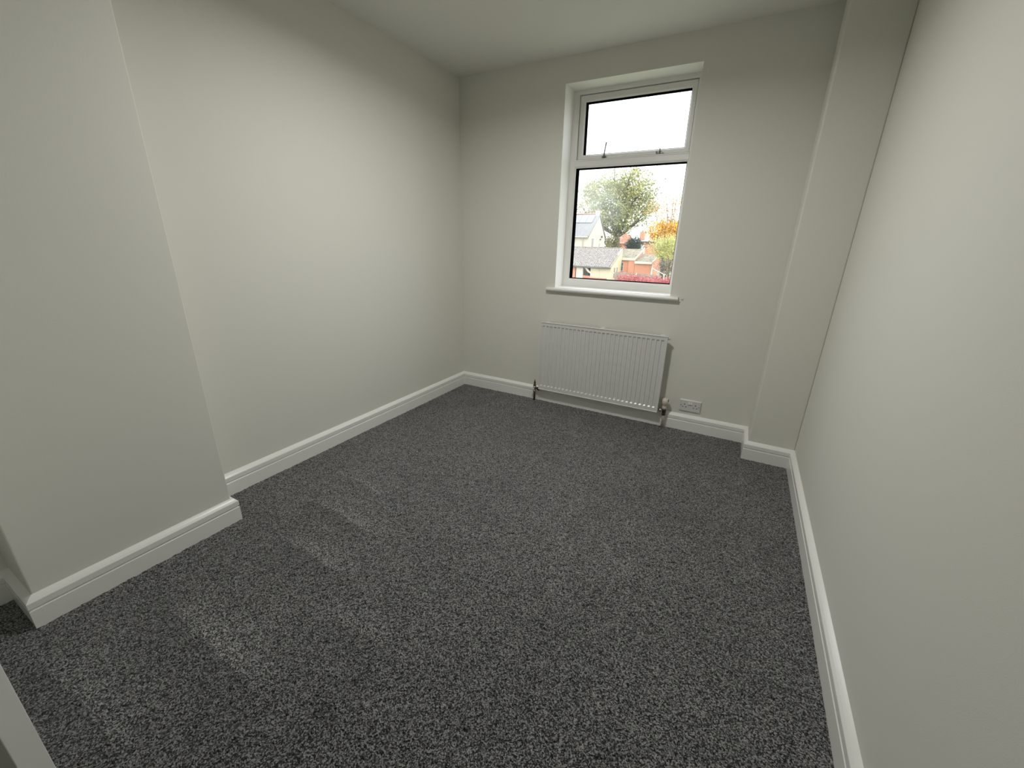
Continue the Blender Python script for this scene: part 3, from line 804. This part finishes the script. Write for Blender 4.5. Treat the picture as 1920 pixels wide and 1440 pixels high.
def branches(parent, base, fork, tips, r0, seed, name='trunk', twig=True):
    rnd = random.Random(seed); mb = MB(); base, fork = Vector(base), Vector(fork)
    mid = base.lerp(fork, 0.5) + Vector((rnd.uniform(-.1, .1), 0, 0))
    mb.tube([base, mid, fork], [r0 * 1.25, r0, r0 * 0.85], 10)
    for tp in tips:
        tp = Vector(tp); L = (tp - fork).length; pts = [fork]
        for k in (0.25, 0.5, 0.75, 1.0):
            pts.append(fork.lerp(tp, k) + Vector((rnd.uniform(-1, 1), rnd.uniform(-1, 1), rnd.uniform(-.4, 1))) * L * 0.05 * (1 if k < 1 else 0))
        mb.tube(pts, [r0 * .45, r0 * .36, r0 * .26, r0 * .17, r0 * .06], 7)
        if twig:
            for q in range(5):
                s_ = pts[1 + q % 3].lerp(pts[2 + q % 3], rnd.random())
                e_ = s_ + Vector((rnd.uniform(-1, 1), rnd.uniform(-1, 1), rnd.uniform(-.1, 1))).normalized() * L * rnd.uniform(.2, .4)
                mb.tube([s_, s_.lerp(e_, .5) + Vector((0, 0, L * .02)), e_], [r0 * .14, r0 * .09, r0 * .03], 5)
    return mb.build(name, M['bark'], parent, fix=False)

def clump_ellipsoid(c, rad, n, cr, seed, shell=0.45, zmin=None):
    rnd = random.Random(seed); out = []
    while len(out) < n:
        d = Vector((rnd.gauss(0, 1), rnd.gauss(0, 1), rnd.gauss(0, 1))).normalized()
        k = shell + (1 - shell) * rnd.random() ** 0.6
        k *= 0.88 + 0.16 * noise.noise(d * 2.3 + Vector((seed, 0, 0)))
        p = Vector((c[0] + d.x * rad[0] * k, c[1] + d.y * rad[1] * k, c[2] + d.z * rad[2] * k))
        if zmin is not None and p.z < zmin: continue
        out.append((tuple(p), cr * rnd.uniform(0.7, 1.25)))
    return out

GREENS = [(0.42, 0.44, 0.20), (0.50, 0.50, 0.24), (0.35, 0.40, 0.18), (0.58, 0.56, 0.27), (0.30, 0.34, 0.17), (0.55, 0.50, 0.25)]
t1 = empty('tree', (-20.6, 80, GZ), 'large round green tree with forked trunk rising behind the cream house', 'tree', 'trees seen through the window')
tips = [(-27.5, 79, 7.0), (-25.5, 82, 11), (-22.5, 79, 13.5), (-19.5, 81, 14), (-16.5, 79, 12), (-14.8, 81, 8.5), (-15.5, 78, 6.0), (-24.5, 78, 5.0), (-20.5, 80, 12), (-18, 83, 10), (-23.5, 83, 9)]
branches(t1, (-20.5, 80, GZ), (-20.6, 80, 2.6), tips, 0.62, 3)
cl1 = clump_ellipsoid((-21.2, 80, 8.9), (8.8, 5.0, 6.3), 360, 1.25, 5, 0.25, 3.7)
foliage('foliage', t1, cl1, 42, 0.40, GREENS, 1.0, seed=11)

t2 = empty('tree', (-9.4, 66, GZ), 'orange and yellow autumn tree at the right edge of the window', 'tree', 'trees seen through the window')
branches(t2, (-9.2, 66, GZ), (-9.3, 66, 1.2), [(-12.0, 66, 3.5), (-7.0, 66, 4.0), (-9.2, 65, 5.5), (-10.6, 67, 6.0), (-8.5, 66, 8.4), (-9.6, 66, 8.8), (-6.5, 66, 7.5), (-11.8, 66, 6.6), (-9.0, 66, 9.4)], 0.22, 8)
ORANGE = [(0.80, 0.46, 0.07), (0.85, 0.55, 0.10), (0.78, 0.40, 0.08), (0.88, 0.62, 0.18)]
foliage('foliage', t2, clump_ellipsoid((-9.0, 66, 3.2), (3.8, 3.0, 1.7), 90, 0.95, 21, 0.2), 46, 0.30, ORANGE, 1.0, seed=12)
PEACH = [(0.74, 0.50, 0.26), (0.80, 0.60, 0.36), (0.78, 0.48, 0.18)]
foliage('upper_foliage', t2, clump_ellipsoid((-9.0, 66, 6.2), (3.3, 2.5, 2.6), 46, 0.95, 22, 0.2) + [((-12.2, 66, 6.6), .9), ((-11.8, 66, 7.0), .9), ((-12.3, 66, 6.1), .8)], 24, 0.24, PEACH, 1.1, seed=13)

YG = [(0.66, 0.66, 0.24), (0.56, 0.62, 0.26), (0.74, 0.70, 0.25), (0.62, 0.64, 0.34)]
t3 = empty('tree', (-6.4, 50, GZ), 'yellow-green small tree leaning over the lower garage roof', 'tree', 'trees seen through the window')
branches(t3, (-5.8, 50.5, GZ), (-5.9, 50.5, -0.9), [(-8.3, 50.5, 1.2), (-6.5, 50.5, 2.0), (-4.8, 50.5, 1.8), (-7.2, 50.5, .2)], 0.13, 9)
foliage('foliage', t3, clump_ellipsoid((-5.8, 50.5, 0.95), (2.9, 1.7, 1.75), 120, 0.7, 31, 0.2), 40, 0.19, YG, 1.0, seed=14)

s1 = empty('shrub', (-12.1, 58, GZ), 'dark evergreen bush behind the higher brick garage', 'shrub')
DARK = [(0.045, 0.075, 0.065), (0.07, 0.10, 0.085), (0.035, 0.05, 0.05), (0.10, 0.14, 0.12)]
foliage('foliage', s1, clump_ellipsoid((-12.15, 58, 1.25), (1.15, 1.1, 1.15), 70, 0.55, 41, 0.2), 60, 0.17, DARK, 1.0, seed=15)
branches(s1, (-12.1, 58, GZ), (-12.1, 58, -0.5), [(-12.6, 58, 1.6), (-11.6, 58, 1.8), (-12.1, 58, 2.0)], 0.12, 10, 'stem', False)
s2 = empty('shrub', (-19.3, 74, GZ), 'olive bush at the foot of the large green tree', 'shrub')
OLIVE = [(0.26, 0.25, 0.12), (0.34, 0.32, 0.16), (0.20, 0.20, 0.10), (0.46, 0.40, 0.22)]
foliage('foliage', s2, clump_ellipsoid((-19.9, 74, 0.9), (1.6, 1.6, 2.6), 60, 0.9, 51, 0.2), 48, 0.28, OLIVE, 1.0, seed=16)
branches(s2, (-19.3, 74, GZ), (-19.3, 74, -1.5), [(-20.1, 74, 1.6), (-18.4, 74, 1.5), (-19.3, 74, 2.8)], 0.12, 12, 'stem', False)
s3 = empty('shrub', (-5.6, 47, GZ), 'straggly bare twiggy bush right of the lower garage', 'shrub')
TW = [(0.20, 0.21, 0.15), (0.30, 0.28, 0.21), (0.14, 0.16, 0.12), (0.42, 0.36, 0.30)]
branches(s3, (-5.6, 47, GZ), (-5.7, 47, -2.2), [(-6.6, 47, -0.2), (-5.2, 47, .3), (-6.1, 47, .35), (-5.0, 47, -.6), (-6.9, 47, -1.0), (-5.6, 46.6, 0)], 0.07, 13, 'stem')
foliage('foliage', s3, clump_ellipsoid((-5.75, 47.2, -0.95), (0.95, .8, 1.15), 40, 0.5, 61, 0.2), 30, 0.15, TW, 1.0, seed=17)
s4 = empty('hedge', (-6.0, 38, GZ), 'dark red leafy hedge along the bottom of the window view', 'hedge')
RED = [(0.52, 0.13, 0.14), (0.62, 0.20, 0.20), (0.44, 0.09, 0.11), (0.72, 0.34, 0.32)]
MB().box(-8.5, -3.0, 38.0, 39.0, GZ, -1.75).build('hedge_core', plain('hedge_core', (0.35, 0.10, 0.10), 0.95, var=0.3, vscale=5), s4)
rh = random.Random(5)
foliage('foliage', s4, [((-8.55 + 5.6 * rh.random(), 37.9 + rh.random(), rh.uniform(-2.6, -1.62)), 0.42) for _ in range(190)], 36, 0.13, RED, 1.0, seed=18)

# --- distant brick house behind the trees
fh = empty('house', (-18, 100, GZ), 'distant red brick house with pale roof behind the orange tree', 'house')
MB().prism([(-20.2, 97, GZ), (-20.2, 105, GZ), (-20.2, 105, 2.1), (-20.2, 101, 3.9), (-20.2, 97, 2.1)], (9.0, 0, 0)).build('walls', M['brick'], fh)
PALE = plain('pale_tile', (0.40, 0.33, 0.31), 0.9, var=0.12, vscale=2)
slab([(-20.4, 96.7, 1.95), (-11.0, 96.7, 1.95), (-11.0, 101, 4.0), (-20.4, 101, 4.0)], -0.15).build('roof_slope', PALE, fh)
slab([(-20.4, 101, 4.0), (-11.0, 101, 4.0), (-11.0, 105.3, 1.95), (-20.4, 105.3, 1.95)], -0.15).build('roof_slope', PALE, fh)
MB().box(-20.4, -11, 96.6, 96.75, 1.75, 2.0).build('gutter', M['dark_glass'], fh)
c2 = MB().box(-20.2, -19.3, 97.2, 98.2, 2.0, 4.1).build('chimney', M['brick'], fh)
MB().lathe((-19.75, 97.7, 4.1), [(.2, 0), (.15, .4)], seg=10).build('chimney_pot', M['ridge_red'], c2)
for xa in (-15.0,):
    wf = MB().box(xa, xa + 1.2, 96.92, 97.02, -0.3, 1.2).build('window', M['white_wood'], fh)
    MB().box(xa + .1, xa + 1.1, 96.88, 96.95, -0.2, 1.1).build('window_pane', M['dark_glass'], wf)
fh2 = empty('house', (-25.4, 104, GZ), 'distant orange brick house glimpsed beside the tree trunk', 'house')
MB().prism([(-26.6, 101, GZ), (-26.6, 108, GZ), (-26.6, 108, 1.6), (-26.6, 104.5, 3.4), (-26.6, 101, 1.6)], (2.4, 0, 0)).build('walls', M['brick'], fh2)
slab([(-26.8, 100.7, 1.4), (-24.1, 100.7, 1.4), (-24.1, 104.5, 3.5), (-26.8, 104.5, 3.5)], -0.15).build('roof_slope', M['ridge_red'], fh2)
slab([(-26.8, 104.5, 3.5), (-24.1, 104.5, 3.5), (-24.1, 108.3, 1.4), (-26.8, 108.3, 1.4)], -0.15).build('roof_slope', M['ridge_red'], fh2)
c3 = MB().box(-25.1, -24.4, 101.5, 102.5, 1.4, 3.7).build('chimney', M['brick'], fh2)
wc = empty('cover', (-11.5, 60, GZ), 'rounded white cover behind the higher garage roof', 'cover')
MB().lathe((-11.5, 60, GZ), [(0.55, 0), (0.55, 4.7), (0.5, 5.0), (0.36, 5.25), (0.15, 5.35)], seg=20).build('dome', M['white_render'], wc)
